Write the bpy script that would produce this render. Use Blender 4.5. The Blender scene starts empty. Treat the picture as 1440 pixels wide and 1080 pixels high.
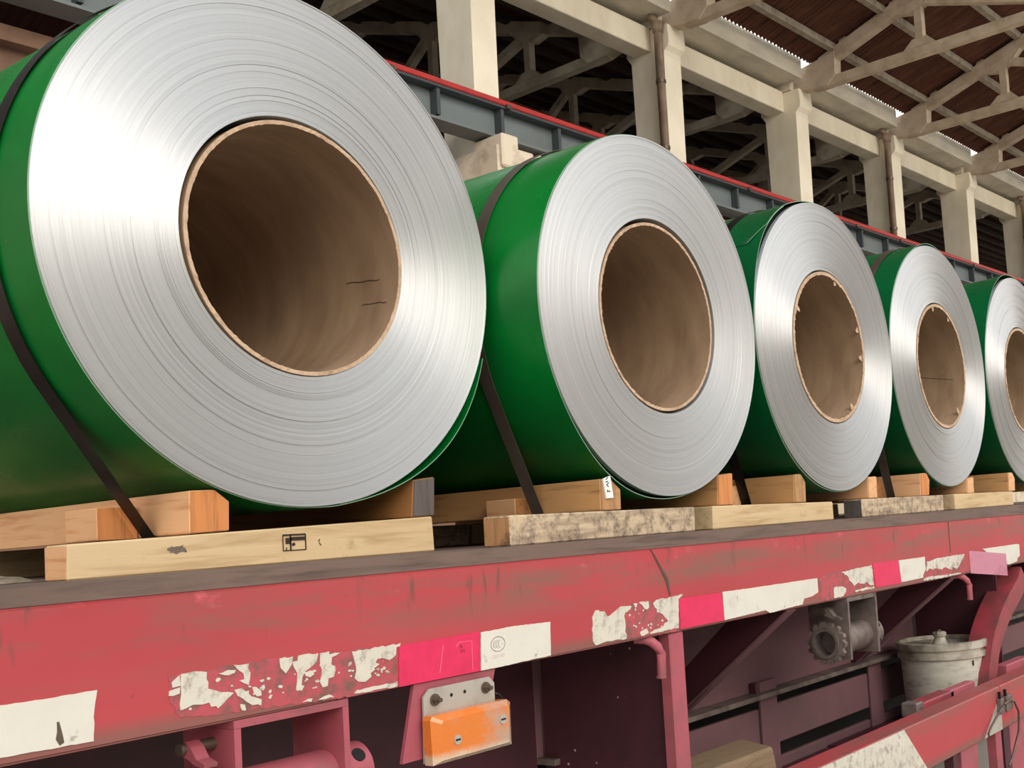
import bpy, bmesh, math, random
from mathutils import Vector, Matrix
from mathutils.noise import noise as pnoise

SC = bpy.context.scene
COL = SC.collection
PI = math.pi
# ------------------------------------------------------------------ camera
cam = bpy.data.cameras.new('camera')
cam_o = bpy.data.objects.new('camera', cam)
COL.objects.link(cam_o)
cam.sensor_width = 36.0
cam.lens = 36.0 * 1599.47 / 1440
cam.shift_x = (720 - 966.35) / 1440
cam.shift_y = (628.13 - 540) / 1440
cam.clip_start = 0.05
cam.clip_end = 400
YAW, PITCH, ROLL = 0.9703, 0.0676, -0.0653
_f = Vector((math.sin(YAW) * math.cos(PITCH), math.cos(YAW) * math.cos(PITCH), math.sin(PITCH)))
_r = Vector((math.cos(YAW), -math.sin(YAW), 0))
_u = _r.cross(_f)
_r2 = math.cos(ROLL) * _r + math.sin(ROLL) * _u
_u2 = -math.sin(ROLL) * _r + math.cos(ROLL) * _u
cam_o.matrix_world = Matrix(((_r2.x, _u2.x, -_f.x, 0), (_r2.y, _u2.y, -_f.y, 0), (_r2.z, _u2.z, -_f.z, 1.4), (0, 0, 0, 1)))
SC.camera = cam_o
# ------------------------------------------------------------------ light
world = bpy.data.worlds.new('overcast_sky')
SC.world = world
world.use_nodes = True
wn = world.node_tree.nodes
wl = world.node_tree.links
bg = wn['Background']
tc = wn.new('ShaderNodeTexCoord')
sp = wn.new('ShaderNodeSeparateXYZ')
rp = wn.new('ShaderNodeValToRGB')
wl.new(tc.outputs['Generated'], sp.inputs[0])
wl.new(sp.outputs['Z'], rp.inputs[0])
rp.color_ramp.elements[0].position = 0.0
rp.color_ramp.elements[0].color = (1.0, 0.945, 0.85, 1)
rp.color_ramp.elements[1].position = 1.0
rp.color_ramp.elements[1].color = (0.86, 0.92, 1.0, 1)
wl.new(rp.outputs[0], bg.inputs['Color'])
bg.inputs['Strength'].default_value = 1.25
sun = bpy.data.lights.new('hazy_sun', 'SUN')
sun.energy = 1.7
sun.angle = math.radians(40)
sun.color = (1.0, 0.93, 0.82)
sun_o = bpy.data.objects.new('hazy_sun', sun)
COL.objects.link(sun_o)
sun_o.rotation_euler = (math.radians(69), 0, math.radians(-20))
SC.view_settings.view_transform = 'Standard'
SC.view_settings.look = 'None'
SC.view_settings.gamma = 1.0
SC.view_settings.use_curve_mapping = False
SC.view_settings.exposure = 0.5

# ------------------------------------------------------------------ helpers
def rgb(h):
    c = [int(h[i:i + 2], 16) / 255 for i in (0, 2, 4)]
    return tuple(x / 12.92 if x <= .04045 else ((x + .055) / 1.055) ** 2.4 for x in c) + (1,)


class NT:
    def __init__(self, name):
        self.m = bpy.data.materials.new(name)
        self.m.use_nodes = True
        self.n = self.m.node_tree.nodes
        self.l = self.m.node_tree.links
        self.b = self.n['Principled BSDF']
        self.tc = self.n.new('ShaderNodeTexCoord')

    def new(self, t, **k):
        n = self.n.new(t)
        for a, v in k.items():
            setattr(n, a, v)
        return n

    def link(self, a, b):
        self.l.new(a, b)

    def coord(self, scale=(1, 1, 1), out='Object'):
        m = self.new('ShaderNodeMapping')
        m.inputs['Scale'].default_value = scale
        self.link(self.tc.outputs[out], m.inputs[0])
        return m.outputs[0]

    def noise(self, scale=5, detail=4, rough=.55, vec=None, stretch=(1, 1, 1), dist=0):
        n = self.new('ShaderNodeTexNoise')
        n.inputs['Scale'].default_value = scale
        n.inputs['Detail'].default_value = detail
        n.inputs['Roughness'].default_value = rough
        n.inputs['Distortion'].default_value = dist
        self.link(vec if vec else self.coord(stretch), n.inputs['Vector'])
        return n.outputs['Fac']

    def ramp(self, fac, stops):
        r = self.new('ShaderNodeValToRGB')
        e = r.color_ramp.elements
        e[0].position, e[0].color = stops[0]
        e[1].position, e[1].color = stops[-1]
        for p, c in stops[1:-1]:
            x = e.new(p)
            x.color = c
        self.link(fac, r.inputs[0])
        return r.outputs[0]

    def mix(self, fac, a, b):
        m = self.new('ShaderNodeMix', data_type='RGBA')
        for s, v in ((0, fac), (6, a), (7, b)):
            if hasattr(v, 'links'):
                self.link(v, m.inputs[s])
            else:
                m.inputs[s].default_value = v
        return m.outputs[2]

    def math(self, op, a, b=0.0):
        m = self.new('ShaderNodeMath', operation=op)
        for s, v in ((0, a), (1, b)):
            if hasattr(v, 'links'):
                self.link(v, m.inputs[s])
            else:
                m.inputs[s].default_value = v
        return m.outputs[0]

    def bump(self, h, strength=.3, dist=.01):
        b = self.new('ShaderNodeBump')
        b.inputs['Strength'].default_value = strength
        b.inputs['Distance'].default_value = dist
        self.link(h, b.inputs['Height'])
        self.link(b.outputs[0], self.b.inputs['Normal'])

    def set(self, **k):
        for a, v in k.items():
            i = self.b.inputs[a.replace('_', ' ')]
            if hasattr(v, 'links'):
                self.link(v, i)
            else:
                i.default_value = v
        return self


BW = ((0, (0, 0, 0, 1)), (1, (1, 1, 1, 1)))
W1, K0 = (1, 1, 1, 1), (0, 0, 0, 1)


def step(lo, hi):
    return ((lo, K0), (hi, W1))


def wood(name, light, dark, axis, rough=.75, stain=None, amount=(.6, .72), sscale=9):
    t = NT(name)
    st = [22, 22, 22]
    st[axis] = 1.6
    g = t.noise(2.2, 6, .6, stretch=st, dist=.4)
    c = t.ramp(g, ((.28, rgb(dark)), (.5, rgb(light)), (.75, rgb(light))))
    big = t.noise(3.0, 3, .5)
    c = t.mix(t.math('MULTIPLY', t.ramp(big, step(.45, .8)), .35), c, rgb(dark))
    if stain:
        s = t.noise(sscale, 6, .75)
        c = t.mix(t.ramp(s, step(*amount)), c, rgb(stain))
    t.set(Base_Color=c, Roughness=rough)
    t.bump(g, .25, .004)
    return t.m


def plain(name, hexc, rough=.6, metal=0.0, dirt=None, dscale=6, drange=(.45, .75), bump=0.0, stretch=(1, 1, 1)):
    t = NT(name)
    n = t.noise(dscale, 5, .62, stretch=stretch)
    c = t.mix(t.ramp(n, step(*drange)), rgb(hexc), rgb(dirt)) if dirt else t.mix(t.math('MULTIPLY', n, .25), rgb(hexc), tuple(x * .55 for x in rgb(hexc)[:3]) + (1,))
    t.set(Base_Color=c, Roughness=rough, Metallic=metal)
    if bump:
        t.bump(t.noise(40, 4, .6), bump, .004)
    return t.m


def prop(o, label=None, cat=None, group=None, kind=None):
    for k, v in (('label', label), ('category', cat), ('group', group), ('kind', kind)):
        if v:
            o[k] = v
    return o


def bm_new():
    return bmesh.new()


def hexa(bm, p):
    """eight corners: bottom ring of four, then top ring of four"""
    v = [bm.verts.new(Vector(q)) for q in p]
    for f in ((3, 2, 1, 0), (4, 5, 6, 7), (0, 1, 5, 4), (1, 2, 6, 5), (2, 3, 7, 6), (3, 0, 4, 7)):
        bm.faces.new([v[i] for i in f])
    return v


def box(bm, x0, x1, y0, y1, z0, z1, bev=0.0, f=None):
    f = f or (lambda x, y, z: (x, y, z))
    n0 = len(bm.verts)
    v = hexa(bm, [f(x0, y0, z0), f(x1, y0, z0), f(x1, y1, z0), f(x0, y1, z0), f(x0, y0, z1), f(x1, y0, z1), f(x1, y1, z1), f(x0, y1, z1)])
    if bev:
        ed = list({e for q in v for e in q.link_edges})
        bmesh.ops.bevel(bm, geom=ed, offset=bev, segments=1, affect='EDGES', profile=.5)


def prism(bm, prof, a, b, f):
    """closed 2-D outline extruded from a to b; f(p, q, t) -> world"""
    r0 = [bm.verts.new(f(p, q, a)) for p, q in prof]
    r1 = [bm.verts.new(f(p, q, b)) for p, q in prof]
    n = len(prof)
    for i in range(n):
        j = (i + 1) % n
        bm.faces.new((r0[i], r0[j], r1[j], r1[i]))
    bm.faces.new(r0[::-1])
    bm.faces.new(r1)


def beam(bm, p, q, w, h, up=Vector((0, 0, 1))):
    """rectangular bar from p to q; w across, h along up"""
    p, q = Vector(p), Vector(q)
    d = (q - p).normalized()
    s = d.cross(up).normalized()
    u = s.cross(d).normalized()
    a, b = s * (w / 2), u * (h / 2)
    hexa(bm, [p - a - b, p + a - b, q + a - b, q - a - b, p - a + b, p + a + b, q + a + b, q - a + b])


def tube(bm, pts, r, n=10, cap=True, close=False):
    pts = [Vector(p) for p in pts]
    rings = []
    ref = Vector((0.137, 0.31, .94)).normalized()
    for i, p in enumerate(pts):
        a = pts[i - 1] if i else p
        b = pts[i + 1] if i < len(pts) - 1 else p
        d = (b - a).normalized()
        s = d.cross(ref).normalized()
        u = s.cross(d)
        rr = r[i] if isinstance(r, (list, tuple)) else r
        rings.append([bm.verts.new(p + (s * math.cos(2 * PI * k / n) + u * math.sin(2 * PI * k / n)) * rr) for k in range(n)])
    for A, B in zip(rings, rings[1:]):
        for k in range(n):
            bm.faces.new((A[k], A[(k + 1) % n], B[(k + 1) % n], B[k]))
    if cap:
        bm.faces.new(rings[0])
        bm.faces.new(rings[-1][::-1])


def lathe(bm, prof, n, f, closed=False):
    """prof: list of (r, t); f(r cos, r sin, t) -> world"""
    rings = [[bm.verts.new(f(r * math.cos(2 * PI * k / n), r * math.sin(2 * PI * k / n), t)) for k in range(n)] for r, t in prof]
    m = len(rings)
    for i in range(m if closed else m - 1):
        A, B = rings[i], rings[(i + 1) % m]
        for k in range(n):
            bm.faces.new((A[k], A[(k + 1) % n], B[(k + 1) % n], B[k]))
    return rings


def plate(bm, poly, y0, y1):
    """outline in (x, z) given thickness in y (front y0)"""
    prism(bm, poly, y0, y1, lambda x, z, t: Vector((x, t, z)))


def obj(name, bm, mat, parent=None, smooth=False, origin=None, angle=None):
    bmesh.ops.recalc_face_normals(bm, faces=bm.faces)
    vs = bm.verts
    if origin is None:
        lo = Vector([min(v.co[i] for v in vs) for i in range(3)])
        hi = Vector([max(v.co[i] for v in vs) for i in range(3)])
        origin = Vector(((lo.x + hi.x) / 2, (lo.y + hi.y) / 2, lo.z))
    origin = Vector(origin)
    for v in vs:
        v.co -= origin
    me = bpy.data.meshes.new(name)
    bm.to_mesh(me)
    bm.free()
    if smooth:
        me.polygons.foreach_set('use_smooth', [True] * len(me.polygons))
        if angle:
            try:
                me.set_sharp_from_angle(angle=math.radians(angle))
            except Exception:
                pass
    me.materials.append(mat)
    o = bpy.data.objects.new(name, me)
    COL.objects.link(o)
    o.location = origin
    if parent:
        o.parent = parent
        w = Vector(parent.location)
        q = parent.parent
        while q:
            w += Vector(q.location)
            q = q.parent
        o.location = origin - w
    return o


def empty(name, loc):
    o = bpy.data.objects.new(name, None)
    COL.objects.link(o)
    o.location = loc
    o.empty_display_size = .1
    return o


def bxo(name, mat, dims, parent=None, bev=0.0, f=None, **k):
    bm = bm_new()
    box(bm, *dims, bev=bev, f=f)
    return obj(name, bm, mat, parent, **k)


def text_mesh(bm, s, size, place):
    """place(x, y) -> world for each glyph vertex"""
    cu = bpy.data.curves.new('writing', 'FONT')
    cu.body = s
    cu.size = size
    cu.align_x = 'CENTER'
    cu.align_y = 'CENTER'
    cu.resolution_u = 3
    o = bpy.data.objects.new('writing', cu)
    COL.objects.link(o)
    dg = bpy.context.evaluated_depsgraph_get()
    me = bpy.data.meshes.new_from_object(o.evaluated_get(dg))
    vs = [bm.verts.new(place(v.co.x, v.co.y)) for v in me.vertices]
    for p in me.polygons:
        try:
            bm.faces.new([vs[i] for i in p.vertices])
        except ValueError:
            pass
    bpy.data.objects.remove(o)
    bpy.data.curves.remove(cu)
    bpy.data.meshes.remove(me)


PSI = -0.05483
CP, SP = math.cos(PSI), math.sin(PSI)


def B(u, v, z):
    """hall coordinates: u along the column row, v across it"""
    return Vector((u * CP - v * SP, u * SP + v * CP, z))

# ------------------------------------------------------------------ materials
def mat_foil(name, rough, an):
    t = NT(name)
    s = t.new('ShaderNodeSeparateXYZ')
    t.link(t.tc.outputs['Object'], s.inputs[0])
    r = t.math('SQRT', t.math('ADD', t.math('MULTIPLY', s.outputs[0], s.outputs[0]), t.math('MULTIPLY', s.outputs[2], s.outputs[2])))

    def n1(scale, det=2):
        n = t.new('ShaderNodeTexNoise', noise_dimensions='1D')
        n.inputs['Scale'].default_value = scale
        n.inputs['Detail'].default_value = det
        t.link(r, n.inputs['W'])
        return n.outputs[0]
    fine, mid = n1(520, 3), n1(95, 3)
    k = t.math('ADD', t.math('MULTIPLY', fine, .6), t.math('MULTIPLY', mid, .5))
    c = t.ramp(k, ((.30, (.46, .46, .46, 1)), (.45, (.58, .58, .58, 1)), (.7, (.64, .64, .635, 1))))
    tg = t.new('ShaderNodeTangent', direction_type='RADIAL', axis='Y')
    t.link(tg.outputs[0], t.b.inputs['Tangent'])
    t.set(Base_Color=c, Metallic=1.0, Roughness=rough, Anisotropic=an, Anisotropic_Rotation=.25)
    t.bump(k, .12, .0015)
    return t.m


def mat_wrap(name, col, dark):
    t = NT(name)
    n = t.noise(2.5, 4, .6, stretch=(1, .5, 1))
    c = t.mix(t.ramp(n, step(.4, .75)), rgb(col), rgb(dark))
    scr = t.noise(26, 3, .7, stretch=(1, 7, 1), dist=.6)
    c = t.mix(t.math('MULTIPLY', t.ramp(scr, step(.70, .78)), .35), c, rgb('8fae94'))
    t.set(Base_Color=c, Roughness=t.ramp(t.noise(5, 4, .6), ((.3, (.22, .22, .22, 1)), (.8, (.42, .42, .42, 1)))), Specular_IOR_Level=.2)
    t.bump(t.noise(3.2, 3, .5), .16, .02)
    return t.m


def mat_rail():
    t = NT('faded_red_paint')
    s = t.new('ShaderNodeSeparateXYZ')
    t.link(t.tc.outputs['Object'], s.inputs[0])
    z = s.outputs[2]
    n = t.noise(3, 5, .6, stretch=(.6, 1, 2.5))
    c = t.mix(t.ramp(n, step(.3, .75)), rgb('b04449'), rgb('a53d42'))
    # scuffed grey-brown smears, upper half
    sm = t.ramp(t.noise(5, 6, .68, stretch=(.5, 1, 3)), step(.42, .62))
    up = t.ramp(z, ((.075, K0), (.14, W1), (.175, W1), (.19, (.45, .45, .45, 1))))
    c = t.mix(t.math('MULTIPLY', t.math('MULTIPLY', sm, up), .8), c, rgb('7d5a50'))
    # vertical scrapes and chips
    st = t.ramp(t.noise(14, 4, .6, stretch=(3.2, 1, .55)), step(.61, .68))
    c = t.mix(t.math('MULTIPLY', t.math('MULTIPLY', st, t.ramp(z, step(.10, .17))), .6), c, rgb('5b4740'))
    ch = t.ramp(t.noise(34, 3, .6), step(.73, .77))
    c = t.mix(t.math('MULTIPLY', ch, .7), c, rgb('5a423c'))
    # bright scraped streaks near the top edge
    br = t.ramp(t.noise(9, 5, .7, stretch=(1.2, 1, 2)), step(.62, .75))
    c = t.mix(t.math('MULTIPLY', t.math('MULTIPLY', br, t.ramp(z, step(.14, .2))), .5), c, rgb('e8707e'))
    lo = t.ramp(z, ((.0, W1), (.012, W1), (.034, K0)))
    c = t.mix(t.math('MULTIPLY', lo, .75), c, rgb('75584f'))
    t.set(Base_Color=c, Roughness=.5, Specular_IOR_Level=.35)
    t.bump(t.noise(7, 4, .5), .10, .01)
    return t.m


def mat_tape(name, a, b, rng=(.62, .72), rough=.35):
    t = NT(name)
    c = t.mix(t.ramp(t.noise(30, 5, .7), step(*rng)), rgb(a), rgb(b))
    c = t.mix(t.math('MULTIPLY', t.ramp(t.noise(9, 4, .6), step(.4, .8)), .25), c, rgb(b))
    vo = t.new('ShaderNodeTexVoronoi')
    vo.inputs['Scale'].default_value = 260
    t.link(t.coord(), vo.inputs['Vector'])
    t.set(Base_Color=c, Roughness=rough)
    t.bump(vo.outputs['Distance'], .12, .001)
    return t.m


def mat_lens():
    t = NT('scuffed_amber_lens')
    n = t.noise(16, 6, .7)
    s = t.new('ShaderNodeSeparateXYZ')
    t.link(t.tc.outputs['Object'], s.inputs[0])
    k = t.math('ADD', n, t.math('MULTIPLY', t.math('SUBTRACT', s.outputs[0], .02), 1.6))
    c = t.mix(t.ramp(k, step(.46, .66)), rgb('d4742a'), rgb('b0907c'))
    lo = t.ramp(t.math('ADD', s.outputs[2], t.math('MULTIPLY', t.math('SUBTRACT', n, .5), .04)), ((.008, W1), (.02, K0)))
    c = t.mix(t.math('MULTIPLY', lo, .8), c, rgb('c8bca4'))
    t.set(Base_Color=c, Roughness=t.ramp(n, ((.4, (.15, .15, .15, 1)), (.7, (.6, .6, .6, 1)))), Coat_Weight=.4)
    t.bump(t.noise(60, 4, .7), .35, .003)
    return t.m


def mat_pail():
    t = NT('grimy_white_pail')
    n = t.noise(9, 6, .7, stretch=(1, 1, 3.5))
    c = t.ramp(n, ((.3, rgb('6d675c')), (.45, rgb('b9b4a6')), (.7, rgb('cdc8ba'))))
    t.set(Base_Color=c, Roughness=.55)
    return t.m


def mat_roof():
    t = NT('rusty_brown_sheet')
    n = t.noise(2.2, 6, .7, stretch=(5, .5, .5))
    c = t.ramp(n, ((.25, rgb('2e1a12')), (.5, rgb('5b3322')), (.66, rgb('6b4230')), (.8, rgb('8a6a52'))))
    t.set(Base_Color=c, Roughness=.85)
    return t.m


def mat_wall():
    t = NT('bare_brown_brickwork')
    b = t.new('ShaderNodeTexBrick')
    b.inputs['Scale'].default_value = 1.0
    b.inputs['Brick Width'].default_value = .25
    b.inputs['Row Height'].default_value = .07
    b.inputs['Mortar Size'].default_value = .008
    b.inputs['Color1'].default_value = rgb('8a5f48')
    b.inputs['Color2'].default_value = rgb('744b38')
    b.inputs['Mortar'].default_value = rgb('8b7868')
    m = t.new('ShaderNodeMapping')
    m.inputs['Rotation'].default_value = (PI / 2, 0, 0)
    t.link(t.tc.outputs['Object'], m.inputs[0])
    t.link(m.outputs[0], b.inputs['Vector'])
    c = t.mix(t.ramp(t.noise(1.5, 5, .6), step(.35, .7)), b.outputs['Color'], rgb('7b5a48'))
    t.set(Base_Color=c, Roughness=.9)
    return t.m


M = dict(
    foil=mat_foil('coiled_metal_edges', .48, .86), foil2=mat_foil('dull_coiled_metal_edges', .5, .6),
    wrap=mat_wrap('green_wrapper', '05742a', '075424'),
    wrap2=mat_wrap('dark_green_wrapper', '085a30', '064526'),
    core=None, rail=mat_rail(),
    red=plain('red_steel', '9c3842', .5, dirt='553a36', drange=(.36, .72), dscale=8, bump=.1),
    pink=plain('dusty_pink_steel', 'a34f5a', .6, dirt='6f4a46', drange=(.45, .8), dscale=9),
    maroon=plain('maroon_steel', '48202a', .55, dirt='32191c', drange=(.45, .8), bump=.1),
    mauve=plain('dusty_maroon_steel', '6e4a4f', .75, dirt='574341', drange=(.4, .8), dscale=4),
    greysteel=plain('grimy_grey_steel', '7a6c66', .55, .3, dirt='4a3f3b', drange=(.4, .7), dscale=14, bump=.2),
    zinc=plain('dull_zinc_plate', 'b3aca2', .45, .25, dirt='8d857a', drange=(.5, .8), dscale=14),
    bolt=plain('rusty_bolt', '6a5d52', .45, .6, dirt='3d332d'),
    dark=plain('black_void_paint', '0c0a0a', .8),
    ink=plain('black_ink', '2a1d16', .7), inkp=plain('faded_purple_ink', '8d7a86', .7), inkl=plain('pale_pink_ink', 'd6bfc0', .7),
    inkr=plain('dark_red_ink', '8c1f3c', .6), etch=plain('pale_scratch', 'f07a94', .5),
    white=mat_tape('white_reflective_tape', 'd3cfc3', '9f978a'), scrap=mat_tape('weathered_white_tape', 'cdc7b9', '877a6e', (.5, .68)),
    magenta=mat_tape('hot_pink_tape', 'd82a58', 'c0244a', (.4, .8), .4),
    residue=mat_tape('tape_residue', 'b04852', '75504a', (.45, .62), .7),
    lens=mat_lens(), pail=mat_pail(), pail2=plain('pail_rim_grime', 'b2ab9c', .55, dirt='6b6154', drange=(.4, .65), dscale=10),
    board=wood('weathered_deck_board', '6c574e', '483a34', 0, stain='5e4f48'),
    pine=wood('pale_pine', 'cbb189', 'ab8d62', 0, stain='8d7450', amount=(.62, .8)),
    pined=wood('mouldy_pine', 'c3ad90', '8b7762', 0, stain='64554a', amount=(.46, .66), sscale=30),
    chock=wood('orange_pine', 'd9a679', 'b9794c', 1), chockd=wood('stained_pine', 'b98a58', '7d5433', 1, stain='4d3524', amount=(.6, .75)),
    chockb=wood('brown_pine', 'a5703f', '6b452a', 1), endg=wood('sawn_end_grain', 'c98249', '9a5d33', 2), endd=wood('dark_end_grain', '5d5450', '3e3835', 2, stain='2c2624'),
    endr=wood('rough_end_grain', 'b08458', '6f4c30', 2, stain='54382a', amount=(.5, .65)),
    strapk=plain('black_steel_band', '161413', .4, .4, dirt='38322e'), strapg=plain('grey_steel_band', '6f645b', .35, .7, dirt='9a9083'),
    strapm=plain('maroon_steel_band', '6a2f2c', .4, .4, dirt='463f38'), cut=plain('bare_sheet_edge', '7fa588', .5), strapd=plain('dull_steel_band', '64594f', .5, .5, dirt='6f6961'),
    conc=plain('cream_washed_concrete', 'f4ebd6', .85, dirt='ded2b8', drange=(.4, .8), dscale=2.2, bump=.15, stretch=(1, 1, .5)),
    truss_far=plain('brightened_far_concrete', 'e6dac4', .9, dirt='b3a28a', drange=(.45, .8), dscale=3, bump=.3), truss=plain('bare_grey_concrete', 'c2b09c', .9, dirt='97866f', drange=(.4, .75), dscale=3, bump=.3),  # far trusses: paler tone puts extra light into the colour
    gutter=plain('whitewashed_gutter', 'd6cdba', .85, dirt='a8a398', drange=(.45, .75), dscale=1.6, bump=.2, stretch=(.5, 1, 1)),
    pipe=plain('brown_downpipe', '9a8570', .6, dirt='6d5a4a', drange=(.4, .7), stretch=(1, 1, .4)),
    crane=plain('grey_crane_paint', '6a7274', .55, dirt='565a57', drange=(.5, .8), dscale=1.5),
    cranered=plain('red_crane_rail', 'b02a29', .5, dirt='7c2622', drange=(.5, .8), dscale=3),
    stiff=plain('dark_grey_crane_paint', '40474a', .6), roof=mat_roof(), brick=plain('grimy_brown_wall', '7a5d4c', .9, dirt='5d4538', dscale=2.5, bump=.4),
    plaster=plain('crumbling_cream_plaster', 'd9ccb8', .9, dirt='a38d7c', drange=(.5, .75), dscale=3, bump=.4),
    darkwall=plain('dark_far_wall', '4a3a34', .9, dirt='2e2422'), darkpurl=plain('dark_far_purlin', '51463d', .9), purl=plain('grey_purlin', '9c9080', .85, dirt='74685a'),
    yard=plain('grey_reflection_wall', '77736d', .9, dirt='5c5852', dscale=.4), floor=plain('dusty_concrete_floor', 'b8b1a6', .9, dirt='9c968b', dscale=.8), gapshade=plain('black_gap_shade', '151012', .8), sack=plain('grey_sacking', '8e8270', .95, dirt='5f5648', dscale=14, bump=.6),  # the black one puts shade into the added gap backings
    label=plain('white_paper_label', 'f2efe8', .6),
)


def mat_core():
    t = NT('brown_paper_tube')
    n = t.noise(5, 5, .6, stretch=(1, 3, 1))
    c = t.ramp(n, ((.25, rgb('7b614a')), (.55, rgb('93785d')), (.8, rgb('a2886d'))))
    w = t.ramp(t.noise(2.4, 2, .5, stretch=(1.5, .5, 5), dist=1.2), ((.495, K0), (.505, W1), (.515, K0)))
    c = t.mix(t.math('MULTIPLY', w, .0), c, rgb('6b4c36'))
    t.set(Base_Color=c, Roughness=.8)
    t.bump(n, .15, .006)
    return t.m


M['core'] = mat_core()
def mat_speck():
    t = NT('speckled_maroon_paint')
    c = t.mix(t.ramp(t.noise(6, 5, .6), step(.45, .8)), rgb('48202a'), rgb('32191c'))
    v = t.new('ShaderNodeTexVoronoi')
    v.inputs['Scale'].default_value = 26
    t.link(t.coord(), v.inputs['Vector'])
    k = t.math('MULTIPLY', t.ramp(v.outputs['Distance'], ((.07, W1), (.11, K0))), t.ramp(t.noise(7, 2, .5), step(.54, .58)))
    t.set(Base_Color=t.mix(t.math('MULTIPLY', k, .8), c, rgb('c9b7b2')), Roughness=.55)
    return t.m


M['speck'] = mat_speck()
M['knot'] = plain('dark_knot', '6d6052', .85, dirt='4f463c', dscale=60)
M['rim'] = plain('torn_paper_rim', 'bca085', .85, dirt='987a60', dscale=30)

# ------------------------------------------------------------------ the hall
bm = bm_new()
box(bm, -60, 90, -60, 60, -.2, 0)
prop(obj('floor', bm, M['floor']), kind='structure')


def hb(bm, u0, u1, v0, v1, z0, z1, bev=0):
    box(bm, u0, u1, v0, v1, z0, z1, bev, f=lambda x, y, z: B(x, y, z))


COLU = [5.85, 9.66, 13.45, 17.10, 20.63, 24.2, 27.8, 31.4]     # near right corner of each column
RI = .33                                                        # roof pitch
# far wall and far bay
bm = bm_new(); hb(bm, -6, 60, 30, 30.3, 0, 9.2)
prop(obj('wall_back', bm, M['darkwall']), kind='structure')
bm = bm_new(); hb(bm, 60, 60.3, 10, 30.3, 0, 13)
prop(obj('wall_right', bm, M['darkwall']), kind='structure')
bm = bm_new(); hb(bm, -6.3, -6, 10.6, 30.3, 0, 13)
prop(obj('wall_left', bm, M['darkwall']), kind='structure')
# walling between the lower columns, under the crane girder
bm = bm_new(); hb(bm, -6, 8.84, 10.25, 10.5, 0, 6.02); hb(bm, -6, 8.84, 10.1, 10.25, 5.86, 6.0)
prop(obj('wall_middle_1', bm, M['brick']), kind='structure')
random.seed(3)
bm = bm_new()
top = [(9.62 + i * .1, 6.02 + (.06 if i in (4, 5, 6, 7) else 0) + random.uniform(-.035, .04)) for i in range(14)]
prism(bm, [(9.62, 0), (40, 0), (40, 5.95), (11.0, 5.95)] + top[::-1], 9.72, 10.2, lambda p, q, t: B(p, t, q))
prop(obj('wall_middle_2', bm, M['plaster']), kind='structure')

# columns
ORD = ['', 'leftmost cream concrete column, cut off by the top of the frame', 'second cream concrete column from the left, with a downpipe on it', 'third cream concrete column from the left, plain, right above the third coil', 'fourth cream concrete column from the left, with a thin downpipe', 'fifth cream concrete column from the left, plain, above the fourth coil', 'sixth cream concrete column, cut by the right edge of the frame']
for k, ur in enumerate(COLU):
    if k in (0, 7):
        continue
    e = prop(empty('concrete_column', B(ur - .2, 10.3, 0)), ORD[k], 'column', 'columns along the hall')
    bm = bm_new()
    prof = [(10, 6.0), (10, 8.36), (9.97, 8.42), (9.9, 8.48), (9.88, 8.54), (9.9, 8.8), (10.7, 8.8), (10.7, 8.5), (10.6, 8.36), (10.6, 6.0)]
    prism(bm, prof, ur - .4, ur, lambda p, q, t: B(t, p, q))
    ed = [x for x in bm.edges if abs(x.verts[0].co.z - x.verts[1].co.z) > 1.5]
    bmesh.ops.bevel(bm, geom=ed, offset=.015, segments=1, affect='EDGES')
    obj('upper_shaft', bm, M['conc'], e)
    bm = bm_new(); hb(bm, ur - .55, ur + .05, 9.5, 10.75, 0, 5.98, .02)
    obj('lower_shaft', bm, M['plaster'], e)
    bm = bm_new(); hb(bm, ur - .53, ur - .26, 9.44, 9.95, 5.7, 6.10, .02)
    obj('corbel', bm, M['plaster'], e)
# tie beams
TB = ['', 'cream tie beam between first and second columns', 'cream tie beam between second and third columns', 'cream tie beam between third and fourth columns', 'cream tie beam between fourth and fifth columns', 'short far cream tie beam between fifth and sixth columns']
for k in range(1, 6):
    bm = bm_new(); hb(bm, COLU[k], COLU[k + 1] - .4, 10.22, 10.55, 8.46, 8.83, .012)
    prop(obj('tie_beam', bm, M['conc']), TB[k], 'beam', 'tie beams between the columns')
# downpipes
for k, s in ((2, 'brown downpipe with a bent funnel neck on the second column'), (4, 'narrow brown downpipe running down the fourth column'), (6, 'brown downpipe beside the sixth column at the right edge')):
    u = COLU[k] - .47
    e = prop(empty('downpipe', B(u, 10.02, 5.9)), s, 'pipe', 'downpipes')
    bm = bm_new(); tube(bm, [B(u, 10.02, 5.95), B(u, 10.02, 8.78), B(u - .05, 10.05, 8.9), B(u - .1, 10.1, 8.94)], .065, 12)
    obj('pipe', bm, M['pipe'], e, smooth=True)
    bm = bm_new(); tube(bm, [B(u, 10.02, 8.66), B(u, 10.02, 8.82)], [.075, .105], 12)
    obj('funnel', bm, M['pipe'], e, smooth=True)
    for z in (6.9, 7.9):
        bm = bm_new(); tube(bm, [B(u, 10.02, z), B(u, 10.02, z + .05)], .076, 12)
        obj('clamp', bm, M['bolt'], e)
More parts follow.
